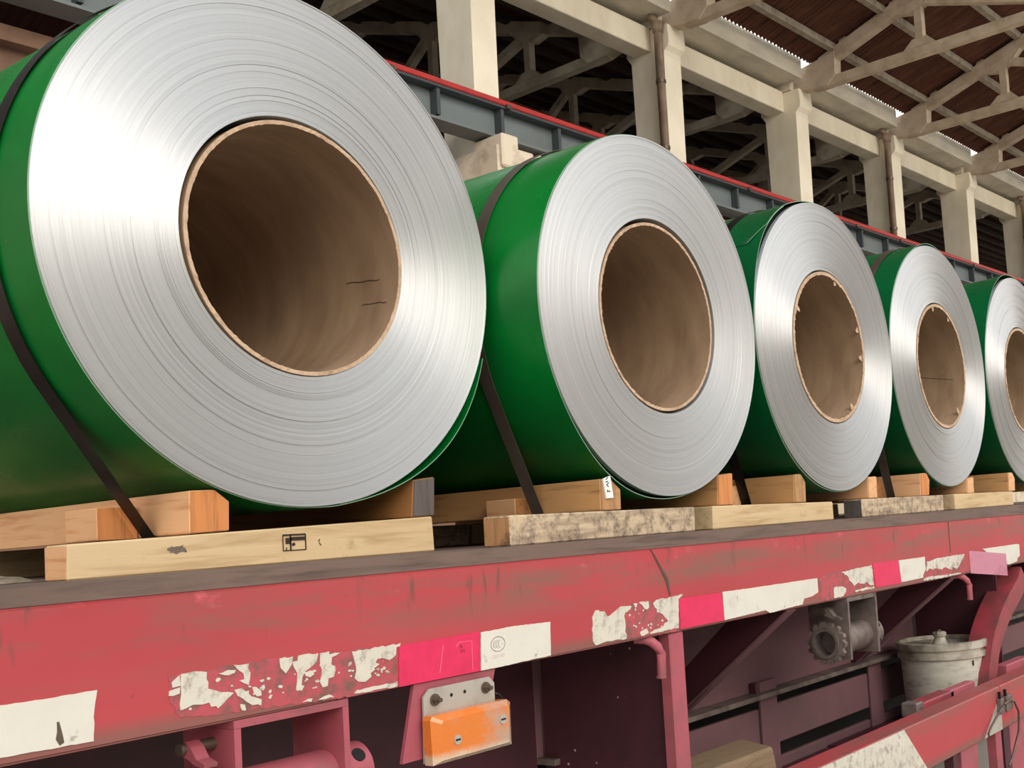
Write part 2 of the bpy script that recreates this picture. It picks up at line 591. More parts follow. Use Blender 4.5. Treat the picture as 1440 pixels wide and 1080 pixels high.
# gutter troughs between the truss heels
GT = ['concrete gutter trough above the leftmost opening', 'concrete gutter trough over the first tie beam', 'whitewashed gutter trough over the second tie beam', 'whitewashed gutter trough over the third tie beam', 'whitewashed gutter trough over the fourth tie beam', 'far whitewashed gutter trough over the fifth tie beam']
for k in range(1, 6):
    u0, u1 = COLU[k] + .02, COLU[k + 1] - .42
    bm = bm_new()
    prism(bm, [(9.8, 8.93), (10.75, 8.93), (10.75, 9.25), (10.65, 9.25), (10.65, 9.03), (9.84, 9.03), (9.84, 9.285), (9.8, 9.285)], u0, u1, lambda p, q, t: B(t, p, q))
    prop(obj('gutter_trough', bm, M['gutter']), GT[k], 'gutter', 'gutter troughs')

# crane girder
bm = bm_new()
for k in range(1, 7):
    hb(bm, COLU[k] - .43, COLU[k] + .03, 10.05, 10.75, 8.81, 9.2)
prop(obj('trim_1', bm, M['gutter']), kind='structure')
e = prop(empty('crane_girder', B(18, 9.75, 6.12)), 'long grey steel crane girder with a red top rail behind the coils', 'girder')
bm = bm_new(); hb(bm, -5, 50, 9.79, 9.81, 6.15, 6.52); obj('web', bm, M['crane'], e)
bm = bm_new(); hb(bm, -5, 50, 9.65, 9.95, 6.12, 6.15); obj('bottom_flange', bm, M['crane'], e)
bm = bm_new(); hb(bm, -5, 50, 9.64, 9.96, 6.50, 6.53); obj('top_flange', bm, M['stiff'], e)
bm = bm_new(); hb(bm, -5, 50, 9.62, 9.75, 6.53, 6.595, .01); obj('top_rail', bm, M['cranered'], e)
bm = bm_new(); hb(bm, -.025, .025, 9.68, 9.79, 6.2, 6.5); st_me = None
for i in range(44):
    u = 3.5 + i * .98
    if st_me is None:
        bm.free(); bm = bm_new(); hb(bm, u - .025, u + .025, 9.67, 9.79, 6.19, 6.5)
        s0 = obj('stiffener', bm, M['stiff'], e); st_me = s0.data; base = s0.location.copy(); u_0 = u
    else:
        o = s0.copy(); COL.objects.link(o); o.parent = e; o.location = base + (B(u, 0, 0) - B(u_0, 0, 0))
bm = bm_new()
random.seed(5)
for i in range(14):
    u = 6 + i * 1.7
    hb(bm, u, u + .07, 9.6, 9.66, 6.5, 6.55)
prop(obj('rail_clip', bm, M['bolt'], e), kind='stuff')

# roof trusses, near bay (rising toward the camera) and far bay
NL = ['', 'near bay roof truss on the first column, out at the top', 'near bay concrete truss springing from the second column', 'near bay concrete truss springing from the third column, upper right', 'near bay concrete truss springing from the fourth column', 'near bay concrete truss springing from the fifth column', 'near bay concrete truss at the sixth column, right edge']
FL = ['', 'dim far bay truss behind the first column', 'dim far bay truss seen between first and second columns', 'dim far bay truss seen between second and third columns', 'dim far bay truss seen between third and fourth columns', 'dim far bay truss seen between fourth and fifth columns', 'dim far bay truss seen by the right edge']


def truss(k, side):
    """side -1: near bay, +1: far bay"""
    u = COLU[k] - .2
    P = lambda d, z: B(u, 10.0 + side * d if side < 0 else 10.6 + d, z)
    up = Vector((0, 0, 1))
    e = prop(empty('roof_truss', P(0, 8.8)), (NL if side < 0 else FL)[k], 'truss', 'near bay trusses' if side < 0 else 'far bay trusses')
    span = 9.0
    # heel
    bm = bm_new()
    prism(bm, [(-.25, 8.81), (.0, 8.81), (.3, 8.74), (.62, 8.73), (.78, 8.88), (.80, 9.27), (.3, 9.19), (-.1, 9.12), (-.25, 9.1)], u - .11, u + .11, lambda p, q, t: B(t, 10.0 - p if side < 0 else 10.95 + p, q))
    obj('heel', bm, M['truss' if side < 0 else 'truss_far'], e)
    tz = lambda d: 9.0 + (d - .3) * RI
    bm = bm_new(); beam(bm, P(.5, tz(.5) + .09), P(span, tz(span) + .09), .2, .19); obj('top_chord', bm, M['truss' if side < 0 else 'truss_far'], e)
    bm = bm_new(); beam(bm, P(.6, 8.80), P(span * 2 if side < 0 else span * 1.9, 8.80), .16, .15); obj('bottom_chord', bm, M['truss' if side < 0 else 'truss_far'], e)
    nodes = [2.35, 4.75, 7.1, 9.0]
    for d in nodes:
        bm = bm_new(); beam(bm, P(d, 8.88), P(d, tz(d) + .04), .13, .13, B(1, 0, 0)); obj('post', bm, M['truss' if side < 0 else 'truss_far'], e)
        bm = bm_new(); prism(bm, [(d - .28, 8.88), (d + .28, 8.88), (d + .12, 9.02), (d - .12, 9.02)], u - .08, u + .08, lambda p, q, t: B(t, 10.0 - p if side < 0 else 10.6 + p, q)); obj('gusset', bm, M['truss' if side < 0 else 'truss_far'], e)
        a = tz(d)
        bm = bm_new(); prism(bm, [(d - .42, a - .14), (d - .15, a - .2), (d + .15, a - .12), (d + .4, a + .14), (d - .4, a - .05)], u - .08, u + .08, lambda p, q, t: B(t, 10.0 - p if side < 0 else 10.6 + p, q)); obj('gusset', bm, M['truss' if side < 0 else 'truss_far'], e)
    for d0, d1 in zip(nodes, nodes[1:]):
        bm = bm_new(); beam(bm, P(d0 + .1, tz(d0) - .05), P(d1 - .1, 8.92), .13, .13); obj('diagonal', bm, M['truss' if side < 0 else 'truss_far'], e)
    # cleats under the purlins
    for i in range(9):
        d = .85 + i * .98
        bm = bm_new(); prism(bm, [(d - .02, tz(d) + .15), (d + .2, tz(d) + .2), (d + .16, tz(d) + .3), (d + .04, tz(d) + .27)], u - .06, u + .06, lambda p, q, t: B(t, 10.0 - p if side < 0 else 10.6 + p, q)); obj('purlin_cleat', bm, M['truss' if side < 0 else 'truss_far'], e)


for k in range(1, 7):
    truss(k, -1)
for k in range(1, 7):
    truss(k, 1)

# roofs: purlins and sheets
ce = prop(empty('ceiling', B(18, 5, 9.2)), kind='structure')
cf = prop(empty('ceiling_far', B(18, 19, 9.2)), kind='structure')


def roof(par, side, u0, u1, span):
    P = lambda u, d, z: B(u, (10.0 - d) if side < 0 else 10.6 + d, z)
    rz = lambda d: 9.30 + (d - .3) * RI
    for i in range(int(span / .98)):
        d = .75 + i * .98
        bm = bm_new()
        beam(bm, P(u0, d, rz(d) - .09), P(u1, d, rz(d) - .09), .11, .12, Vector((0, 0, 1)))
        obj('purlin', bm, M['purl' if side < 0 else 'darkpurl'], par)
    n = int((u1 - u0) / .92)
    proto = None
    for i in range(n):
        a = u0 + i * .92
        if proto is None:
            bm = bm_new()
            N, rows = 54, [.225, span * .35, span * .7, span]
            gr = []
            for d in rows:
                r = []
                for j in range(N + 1):
                    uu = a + .95 * j / N
                    r.append(bm.verts.new(P(uu, d, rz(d) + .026 * math.sin(2 * PI * (j / N) * 9))))
                gr.append(r)
            for r0, r1 in zip(gr, gr[1:]):
                for j in range(N):
                    bm.faces.new((r0[j], r0[j + 1], r1[j + 1], r1[j]))
            proto = obj('roof_sheet', bm, M['roof'], par)
            b0 = proto.location.copy()
        else:
            o = proto.copy(); COL.objects.link(o); o.parent = par
            o.location = b0 + (B(a, 0, 0) - B(u0, 0, 0)) + Vector((0, 0, .004 * (i % 2)))


roof(ce, -1, -8.0, 44, 9.0)
roof(cf, 1, -6, 60, 9.6)
# unseen walls added behind the camera, gaps shaped for the coil reflections
for i, (a, b, h) in enumerate(((-40, 3.0, 6.0), (7.0, 14.0, 8.0), (18.5, 75, 10.5))):
    bm = bm_new(); hb(bm, a, b, -19, -17, 0, h)
    prop(obj('reflection_wall_%d' % (i + 1), bm, M['yard']), kind='structure')
bm = bm_new()
hexa(bm, [B(-6, 20.1, 12.75), B(60, 20.1, 12.75), B(60, 30.3, 9.2), B(-6, 30.3, 9.2), B(-6, 20.1, 12.85), B(60, 20.1, 12.85), B(60, 30.3, 9.3), B(-6, 30.3, 9.3)])
prop(obj('ceiling_back', bm, M['roof']), kind='structure')

# ------------------------------------------------------------------ the trailer
def deck(x):
    return 1.3705 + .0037 * x


TR = prop(empty('flatbed_trailer', (3.6, 2.8, 0.2)), 'red flatbed trailer with faded side rail, grimy reflective tape and wooden deck under the coils', 'trailer')
# side rail (C channel)
bm = bm_new()
prism(bm, [(1.60, 1.1434), (1.69, 1.1434), (1.69, 1.152), (1.609, 1.152), (1.609, 1.338), (1.69, 1.338), (1.69, 1.3471), (1.60, 1.3471)], -.7, 8.5, lambda p, q, t: Vector((t, p, q)))
ed = [x for x in bm.edges if abs(x.verts[0].co.x - x.verts[1].co.x) > 5 and x.verts[0].co.y < 1.601]
bmesh.ops.bevel(bm, geom=ed, offset=.004, segments=2, affect='EDGES')
obj('side_rail', bm, M['rail'], TR)
for x, s in ((2.155, .02), (4.0, .0)):
    bm = bm_new()
    plate(bm, [(x, 1.345), (x + .004, 1.345), (x + .06 * (s > 0) + .004, 1.27), (x + .065 * (s > 0) + .004, 1.232), (x + .065 * (s > 0), 1.232), (x + .052 * (s > 0), 1.27)], 1.5985, 1.602)
    obj('weld_seam', bm, M['bolt'], TR)
bm = bm_new(); box(bm, -.7, 8.5, 3.98, 4.07, 1.143, 1.347)
obj('side_rail', bm, M['red'], TR)
# deck boards
ys = [1.602, 1.77, 1.98, 2.19, 2.40, 2.61, 2.82, 3.03, 3.24, 3.45, 3.66, 3.87, 4.07]
for i, (a, b) in enumerate(zip(ys, ys[1:])):
    bm = bm_new()
    hexa(bm, [(-.7, a, 1.3475), (8.5, a, 1.3475), (8.5, b - .006, 1.3475), (-.7, b - .006, 1.3475), (-.7, a, deck(-.7)), (8.5, a, deck(8.5)), (8.5, b - .006, deck(8.5)), (-.7, b - .006, deck(-.7))])
    if i == 0:
        bmesh.ops.subdivide_edges(bm, edges=[x for x in bm.edges if abs(x.verts[0].co.x - x.verts[1].co.x) > 5], cuts=120, use_grid_fill=True)
        for v in bm.verts:
            if v.co.z > 1.36 and v.co.y < 1.61:
                v.co.z += .0016 * pnoise(Vector((v.co.x * 3.1, 0, 0))) - .001
                v.co.y += .003 * abs(pnoise(Vector((v.co.x * 5, 7, 0))))
    obj('deck_board', bm, M['board'], TR)
# cross members and main beams
for i in range(12):
    x = -.35 + i * .75
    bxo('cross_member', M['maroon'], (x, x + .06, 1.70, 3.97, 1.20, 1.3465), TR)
WY = 2.05
for y in (WY, 3.35):
    bxo('main_beam_web', M['mauve'], (2.215 if y == WY else -.7, 8.4, y, y + .012, .822, 1.199), TR)
    bxo('beam_flange', M['greysteel'], (2.215 if y == WY else -.7, 8.4, y - .06, y + .07, .806, .821), TR)
bxo('gap_shade_backing', M['gapshade'], (-.7, 8.3, 2.35, 2.36, .15, .80), TR)  # added black sheet, stands in for shade between the slats
bxo('main_beam_web', M['maroon'], (-.7, 2.2145, WY, WY + .012, .60, 1.199), TR)
# outrigger plate with its front post
bxo('outrigger_plate', M['speck'], (2.236, 2.248, 1.645, 2.04, .30, 1.1425), TR)
bxo('outrigger_plate', M['maroon'], (4.62, 4.632, 1.66, 2.03, .56, 1.1425), TR)
bxo('outrigger_post', M['pink'], (2.218, 2.276, 1.606, 1.64, .30, 1.1425), TR, bev=.003)
# knee struts
for x in (2.80, 4.02, 5.3):
    bm = bm_new()
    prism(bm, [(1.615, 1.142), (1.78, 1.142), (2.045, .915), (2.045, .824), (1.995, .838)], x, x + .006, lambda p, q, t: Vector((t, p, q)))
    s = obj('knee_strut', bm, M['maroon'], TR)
    bm = bm_new()
    beam(bm, (x + .02, 1.613, 1.139), (x + .02, 2.03, .818), .05, .006, Vector((0, .6, .8)))
    obj('strut_flange', bm, M['mauve'], s)
# lower slats of the carrier frame behind
SY = 2.035
for z0, z1 in ((.632, .764), (.40, .585)):
    bxo('carrier_slat', M['mauve'], (2.24, 6.2, SY, SY + .02, z0, z1), TR, bev=.003)
for x in (3.29, 4.12, 5.0):
    bxo('carrier_upright', M['mauve'], (x, x + .11, SY - .012, SY - .001, .52, .855 if x < 4 else .802), TR, bev=.002)
bxo('upright_clip', M['maroon'], (3.262, 3.288, SY - .012, SY + .01, .80, .855), TR)

# reflective tape
TAPE = {  # outlines on the rail face, millimetres (x, z)
    'peel1': [[(969,1227),(990,1228),(1011,1224),(1012,1199),(1025,1194),(1045,1189),(1055,1186),(1044,1179),(1037,1173),(1027,1167),(1024,1171),(1016,1171),(1013,1178),(1002,1177),(986,1179),(966,1174),(968,1195)], [(954,1217),(967,1226),(968,1210),(955,1209)], [(950,1205),(967,1208),(966,1199),(956,1197),(949,1198)], [(1056,1229),(1083,1227),(1081,1220),(1085,1212),(1081,1194),(1073,1198),(1065,1203),(1074,1204),(1073,1213),(1062,1221)], [(1056,1190),(1068,1191),(1085,1176),(1103,1168),(1102,1159),(1086,1162),(1076,1169),(1062,1180)], [(1087,1190),(1094,1189),(1103,1181),(1103,1174),(1095,1174),(1090,1180)], [(1138,1227),(1164,1227),(1161,1215),(1149,1202),(1140,1212)], [(1162,1219),(1172,1219),(1174,1227),(1213,1226),(1209,1213),(1199,1206),(1186,1200),(1180,1192),(1178,1179),(1183,1177),(1178,1170),(1167,1173),(1170,1186),(1171,1199),(1164,1211)], [(1217,1226),(1235,1226),(1235,1221),(1257,1221),(1240,1216),(1238,1204),(1246,1200),(1242,1183),(1231,1182),(1229,1170),(1219,1169),(1214,1179),(1219,1198),(1216,1215)], [(1282,1220),(1314,1220),(1389,1221),(1387,1216),(1379,1215),(1377,1202),(1367,1196),(1335,1200),(1331,1194),(1340,1191),(1327,1185),(1330,1183),(1319,1178),(1321,1172),(1307,1165),(1293,1167),(1285,1174),(1289,1194),(1285,1208)], [(1283,1149),(1289,1154),(1314,1154),(1344,1154),(1378,1155),(1378,1147),(1336,1148),(1299,1148)], [(1178,1151),(1190,1155),(1198,1154),(1195,1149)], [(1209,1150),(1221,1154),(1237,1153),(1241,1149),(1223,1149)], [(1065,1167),(1073,1165),(1075,1156),(1069,1156),(1066,1161)], [(1115,1168),(1120,1173),(1123,1172),(1119,1166)], [(1104,1189),(1109,1190),(1110,1184),(1105,1184)], [(1030,1219),(1046,1222),(1060,1220),(1057,1216),(1040,1215)], [(1186,1198),(1202,1199),(1203,1193),(1195,1189),(1186,1193)]],
    'peel2': [[(1939,1225),(1951,1224),(1952,1221),(1970,1220),(1978,1208),(1988,1208),(2014,1219),(2030,1225),(2068,1222),(2064,1216),(2043,1209),(2039,1202),(2041,1192),(2042,1179),(2039,1167),(2045,1159),(2043,1151),(2030,1150),(2000,1153),(1963,1153),(1932,1150),(1925,1159),(1927,1210)], [(2076,1227),(2090,1226),(2088,1220),(2083,1216)], [(2096,1227),(2134,1227),(2134,1212),(2126,1208),(2116,1211),(2109,1220)], [(2151,1220),(2167,1227),(2212,1227),(2276,1230),(2254,1220),(2249,1153),(2198,1152),(2170,1151),(2134,1151),(2132,1155),(2171,1160),(2185,1162),(2191,1169),(2207,1172),(2192,1184),(2177,1195),(2164,1198),(2165,1205)], [(2094,1160),(2112,1164),(2121,1165),(2127,1154),(2107,1150),(2097,1151)]],
    'white3': [[(2451,1221),(2607,1219),(2963,1217),(2961,1176),(2925,1168),(2874,1165),(2863,1150),(2749,1147),(2679,1144),(2657,1154),(2452,1149)]],
    'peel3': [[(3118,1224),(3332,1230),(3336,1166),(3310,1168),(3291,1179),(3258,1177),(3228,1184),(3196,1175),(3173,1191),(3156,1208)], [(3063,1182),(3106,1181),(3140,1173),(3138,1162),(3116,1150),(3058,1151)], [(3199,1161),(3288,1163),(3336,1162),(3339,1156),(3265,1156),(3203,1156)]],
    'white4': [[(3540,1232),(3760,1231),(3758,1204),(3760,1188),(3732,1167),(3733,1160),(3550,1159)]],
    'peel4': [[(3773,1216),(3799,1212),(3854,1219),(4135,1219),(4125,1208),(4049,1168),(4015,1179),(3998,1169),(3930,1182),(3900,1176),(3861,1184),(3819,1182),(3794,1189),(3765,1178)], [(3741,1156),(3788,1160),(3882,1156),(4083,1152),(4082,1147),(3894,1147),(3734,1150)]],
    'white5': [[(4331,1227),(4740,1225),(4768,1222),(4765,1175),(4735,1167),(4722,1153),(4618,1147),(4473,1169),(4396,1203)]],
    'white1': [[(1589,1217),(1677,1219),(1790,1216),(1788,1181),(1786,1147),(1692,1146),(1584,1142)]],
    'white0': [[(667,1223),(718,1223),(771,1222),(836,1223),(844,1223),(839,1195),(837,1154),(716,1156),(666,1157)]],
    'mag1': [[(1385,1217),(1586,1219),(1583,1142),(1381,1145)]],
    'mag2': [[(2257,1221),(2445,1220),(2451,1149),(2256,1148)]],
    'mag3': [[(3338,1234),(3533,1234),(3547,1156),(3349,1158)]],
    'res1': [[(949,1226),(1001,1227),(1052,1229),(1136,1228),(1282,1222),(1382,1219),(1378,1141),(1229,1147),(1132,1152),(1015,1159),(964,1165),(951,1187)]],
    'res2': [[(2040,1226),(2150,1226),(2249,1224),(2246,1145),(2043,1151)]],
    'res3': [[(2968,1217),(3083,1229),(3335,1229),(3343,1158),(3056,1150),(2979,1147)]],
    'res4': [[(3774,1220),(4174,1221),(4158,1149),(3740,1149)]],
}



def scraps(key, name, mat, y0=1.5988, y1=1.6005, jag=0.0, parent=TR, sub=None):
    root = None
    for poly in TAPE[key]:
        pts = [(x / 1000, z / 1000) for x, z in poly]
        if jag:
            q = []
            for a, b in zip(pts, pts[1:] + pts[:1]):
                L = math.dist(a, b)
                n = max(1, int(L / .008))
                for i in range(n):
                    f = i / n
                    d = 0 if i == 0 else random.uniform(-jag, jag)
                    q.append((a[0] + (b[0] - a[0]) * f + d, a[1] + (b[1] - a[1]) * f + d * .8))
            pts = q
        bm = bm_new()
        plate(bm, [(x, max(z, 1.1445)) for x, z in pts], y0, y1)
        o = obj(name if root is None or not sub else sub, bm, mat, root or parent)
        root = root or (o if sub else None)
    return root


random.seed(11)
for k in ('res1', 'res2', 'res3', 'res4'):
    scraps(k, 'tape_residue', M['residue'], 1.5994, 1.601, .003)
for k in ('peel1', 'peel2', 'peel3', 'peel4'):
    scraps(k, 'tape_scrap', M['scrap'], 1.5982, 1.6, .0022, TR)
for k in ('white0', 'white1', 'white3', 'white4', 'white5'):
    o = scraps(k, 'reflective_tape', M['white'], 1.5984, 1.6, .0007)
    if k in ('white1', 'white3', 'white4'):
        cx, cz, a, b = {'white1': (1.6335, 1.1895, .0195, .0142), 'white3': (2.497, 1.192, .019, .0142), 'white4': (3.585, 1.198, .021, .0142)}[k]
        ink = M['inkp'] if k == 'white1' else M['inkl']
        bm = bm_new()

        def arc(rx, rz, ox, t0, t1, w, n=24):
            pa = [bm.verts.new((cx + ox + (rx + w) * math.cos(t0 + (t1 - t0) * i / n), 1.5979, cz + (rz + w) * math.sin(t0 + (t1 - t0) * i / n))) for i in range(n + 1)]
            pb = [bm.verts.new((cx + ox + (rx - w) * math.cos(t0 + (t1 - t0) * i / n), 1.5979, cz + (rz - w) * math.sin(t0 + (t1 - t0) * i / n))) for i in range(n + 1)]
            for i in range(n):
                bm.faces.new((pa[i], pa[i + 1], pb[i + 1], pb[i]))
        arc(a, b, 0, 0, 2 * PI, .0007, 40)
        for ox in (-.004, .0025, .009):
            arc(a * .45, b * .55, ox, PI * .62, PI * 1.38, .0006, 10)
        arc(.0006, .0006, a * .6, 0, 2 * PI, .0005, 8)
        obj('certification_mark', bm, ink, TR)
        if k == 'white1':
            bm = bm_new()
            text_mesh(bm, 'C007307', .0125, lambda x, y: Vector((cx - .001 + x * 1.0 * .8, 1.5979, cz - .0235 + y * .8 + x * .0)))
            obj('serial_number', bm, M['inkl'], TR)
for k in ('mag1', 'mag2', 'mag3'):
    scraps(k, 'hot_pink_tape', M['magenta'], 1.5983, 1.6, .0006)
bm = bm_new()
for i, (ch, z) in enumerate((('R', 1.196), ('M', 1.187))):
    text_mesh(bm, ch, .011, lambda x, y, z=z, i=i: Vector((1.5355 + .003 * i + x * 1.3, 1.5978, z + y)))
obj('stamped_letters', bm, M['inkr'], TR)
bm = bm_new()
for a, b in (((1.53, 1.205), (1.563, 1.2045)), ((1.563, 1.2045), (1.562, 1.15)), ((1.49, 1.205), (1.478, 1.155)), ((1.53, 1.205), (1.522, 1.198))):
    beam(bm, (a[0], 1.598, a[1]), (b[0], 1.598, b[1]), .0008, .0012, Vector((0, 1, 0)))
prop(obj('scratched_outline', bm, M['etch'], TR), kind='stuff')
rf = random.Random(21)
bm = bm_new()
for i in range(96):
    u = rf.random()
    x = .965 + .40 * u
    zt = 1.170 + .042 * rf.random() + .012 * (rf.random() - .5)
    if i % 3 == 0:
        x, zt = 1.94 + .30 * u, 1.152 + .066 * rf.random()
    r_ = rf.uniform(.0008, .0032)
    plate(bm, [(x + 1.5 * r_ * math.cos(a) * rf.uniform(.5, 1.2), zt + r_ * math.sin(a) * rf.uniform(.5, 1.3)) for a in [j * PI / 3 for j in range(6)]], 1.5984, 1.5998)
prop(obj('tape_flake', bm, M['scrap'], TR), kind='stuff')
bm = bm_new(); plate(bm, [(.788, 1.189), (.791, 1.189), (.795, 1.172), (.797, 1.160), (.791, 1.157), (.786, 1.166), (.788, 1.176)], 1.5979, 1.5984)
obj('scuff_mark', bm, M['bolt'], TR)
# bent plate on the rail
bm = bm_new()
prism(bm, [(4.19, 1.600), (4.335, 1.508), (4.34, 1.514), (4.202, 1.600)], 1.12, 1.205, lambda p, q, t: Vector((p, q, t)))
for v in bm.verts:
    if v.co.x < 4.25:
        v.co.z += .022
obj('bent_tab', bm, plain('pale_pink_plate', 'b87a8c', .55, dirt='955a6c', drange=(.5, .8), dscale=20), TR)


# winches
def winch(x0, x1, mat):
    e = obj('strap_winch', (lambda b: (box(b, x0, x1, 1.602, 1.74, 1.130, 1.1425), b)[1])(bm_new()), mat, TR)
    for x in (x0, x1 - .012):
        bm = bm_new()
        prism(bm, [(1.602, 1.1295), (1.74, 1.1295), (1.74, 1.00), (1.70, .955), (1.602, .955)], x, x + .012, lambda p, q, t: Vector((t, p, q)))
        obj('side_plate', bm, mat, e)
    yc, zc = 1.66, 1.010
    f = lambda a, b, t: Vector((t, yc + a, zc + b))
    bm = bm_new(); lathe(bm, [(.046, x0 - .056), (.046, x1 + .002), (.037, x1 + .002), (.037, x0 - .056)], 28, f, True)
    obj('drum', bm, mat, e, smooth=True, angle=40)
    bm = bm_new()
    prof = []
    for i in range(14):
        a = 2 * PI * i / 14
        prof += [(yc + .066 * math.cos(a), zc + .066 * math.sin(a)), (yc + .065 * math.cos(a + .16), zc + .065 * math.sin(a + .16)), (yc + .054 * math.cos(a + .24), zc + .054 * math.sin(a + .24))]
    n = len(prof)
    inner = [(yc + .0465 * math.cos(2 * PI * i / n), zc + .0465 * math.sin(2 * PI * i / n)) for i in range(n)]
    ring = [[bm.verts.new((t, p, q)) for p, q in L] for t, L in ((x0 - .048, prof), (x0 - .030, prof), (x0 - .030, inner), (x0 - .048, inner))]
    for i in range(4):
        A, Bq = ring[i], ring[(i + 1) % 4]
        for k in range(n):
            bm.faces.new((A[k], A[(k + 1) % n], Bq[(k + 1) % n], Bq[k]))
    obj('ratchet_wheel', bm, mat, e)
    bm = bm_new()
    pp = [(1.665, 1.112), (1.652, 1.118), (1.64, 1.110), (1.625, 1.092), (1.604, 1.086), (1.606, 1.080), (1.63, 1.083), (1.65, 1.092), (1.66, 1.094)]
    prism(bm, pp, x0 - .050, x0 - .028, lambda p, q, t: Vector((t, p, q)))
    obj('pawl', bm, mat, e)
    bm = bm_new(); tube(bm, [(x0 - .058, 1.658, 1.106), (x0, 1.658, 1.106)], .010, 12); obj('pivot_bolt', bm, M['bolt'], e, smooth=True, angle=40)
    bm = bm_new(); lathe(bm, [(.0455, x1 + .003), (.0475, x1 + .006), (.0475, x1 + .058), (.041, x1 + .064), (.0, x1 + .064)], 28, f)
    obj('end_cap', bm, mat, e, smooth=True, angle=40)
    for a in (PI * .78, PI * 1.22, PI * .3, PI * 1.7):
        bm = bm_new()
        d = Vector((0, math.cos(a), math.sin(a)))
        c = Vector((x1 + .034, yc, zc))
        tube(bm, [c + d * .040, c + d * .0482], .013, 14); obj('bar_hole', bm, M['dark'], e)


winch(1.055, 1.272, M['pink'])
winch(3.148, 3.355, M['greysteel'])

# side marker lamp
L = obj('side_marker_lamp', (lambda b: (plate(b, [(1.428, 1.0), (1.612, 1.0), (1.613, 1.118), (1.600, 1.131), (1.447, 1.131), (1.432, 1.118)], 1.594, 1.598), b)[1])(bm_new()), M['zinc'], TR)
bm = bm_new(); plate(bm, [(1.385, 1.008), (1.58, 1.008), (1.628, 1.1428), (1.42, 1.1428)], 1.604, 1.612)
obj('lamp_gusset', bm, M['pink'], TR)
bm = bm_new()
A = [(1.427, .998), (1.629, .998), (1.631, 1.078), (1.622, 1.085), (1.430, 1.085), (1.425, 1.078)]
Bq = [(1.444, 1.006), (1.612, 1.006), (1.616, 1.070), (1.612, 1.075), (1.446, 1.075), (1.442, 1.070)]
r0 = [bm.verts.new((x, 1.592, z)) for x, z in A]
r1 = [bm.verts.new((x, 1.572, z)) for x, z in A]
r2 = [bm.verts.new((x, 1.560, z)) for x, z in Bq]
for P0, P1 in ((r0, r1), (r1, r2)):
    for i in range(6):
        bm.faces.new((P0[i], P0[(i + 1) % 6], P1[(i + 1) % 6], P1[i]))
bm.faces.new(r2); bm.faces.new(r0[::-1])
obj('amber_lens', bm, M['lens'], L)
for x, z in ((1.478, 1.036), (1.597, 1.052)):
    bm = bm_new(); tube(bm, [(x, 1.5615, z), (x, 1.5585, z)], .009, 14); obj('lens_screw', bm, M['zinc'], L)
    bm = bm_new(); box(bm, x - .006, x + .006, 1.5575, 1.5584, z - .0015, z + .0015); obj('screw_slot', bm, M['dark'], L)
for x, z in ((1.458, 1.110), (1.588, 1.112)):
    bm = bm_new(); tube(bm, [(x, 1.5935, z), (x, 1.591, z)], .011, 16); tube(bm, [(x, 1.591, z), (x, 1.584, z)], .0075, 6); tube(bm, [(x, 1.584, z), (x, 1.576, z)], .0042, 10); obj('bolt', bm, M['bolt'], L)
for x, z in ((1.500, 1.112), (1.534, 1.113)):
    bm = bm_new(); tube(bm, [(x, 1.5938, z), (x, 1.5934, z)], .0035, 12); obj('bolt_hole', bm, M['dark'], L)
bm = bm_new(); tube(bm, [(1.616, 1.60, 1.098), (1.628, 1.597, 1.092), (1.638, 1.597, 1.078), (1.634, 1.60, 1.07)], .003, 8); obj('lamp_wire', bm, M['strapk'], L, smooth=True)

# rope hooks
for x in (2.128, 4.11):
    bm = bm_new()
    tube(bm, [(x - .004, 1.64, 1.141), (x + .010, 1.620, 1.138), (x + .020, 1.608, 1.131), (x + .030, 1.598, 1.118), (x + .036, 1.594, 1.102), (x + .033, 1.594, 1.06), (x + .031, 1.594, 1.046)], [.0115] * 6 + [.0105], 12)
    tube(bm, [(x + .031, 1.594, 1.052), (x + .031, 1.594, 1.046)], .0125, 12)
    obj('rope_hook', bm, M['pink'], TR, smooth=True, angle=45)

# guard rail with latch and hangers
for x0, x1 in ((2.45, 4.118), (4.124, 6.3)):
    g = bxo('guard_rail', M['rail'], (x0, x1, 1.50, 1.585, .572, .730), TR, bev=.004)
bm = bm_new(); plate(bm, [(2.46, .574), (3.42, .574), (3.262, .728), (2.46, .728)], 1.4985, 1.5005)
obj('white_paint_band', bm, M['scrap'], TR)
bm = bm_new(); plate(bm, [(3.93, .574), (4.117, .574), (4.117, .70), (4.05, .655)], 1.499, 1.5005)
obj('bare_metal_patch', bm, M['zinc'], TR)
for x0, x1, m in ((3.66, 3.70, 'maroon'), (3.73, 3.885, 'pink'), (4.07, 4.13, 'pink'), (4.22, 4.38, 'pink'), (4.155, 4.21, 'maroon')):
    bxo('hanger_post', M[m], (x0, x1, 1.512, 1.545, .20, .571), TR)
for x in (4.075, 4.135):
    bxo('latch_block', M['greysteel'], (x, x + .035 + (x > 4.1) * .03, 1.482, 1.499, .635, .69), TR, bev=.002)
    bxo('latch_pin', M['strapk'], (x + .004, x + .012, 1.484, 1.494, .69, .715), TR)
bm = bm_new(); tube(bm, [(4.085, 1.478, .664), (4.02, 1.474, .650), (3.93, 1.474, .615), (3.90, 1.474, .596), (3.905, 1.474, .590)], .0042, 8); obj('latch_handle', bm, M['bolt'], TR, smooth=True)
bm = bm_new(); tube(bm, [(4.10, 1.480, .668), (4.15, 1.472, .676), (4.19, 1.474, .665), (4.23, 1.474, .62), (4.215, 1.474, .55), (4.12, 1.474, .47), (4.08, 1.474, .45)], .0042, 8); obj('latch_handle', bm, M['bolt'], TR, smooth=True)
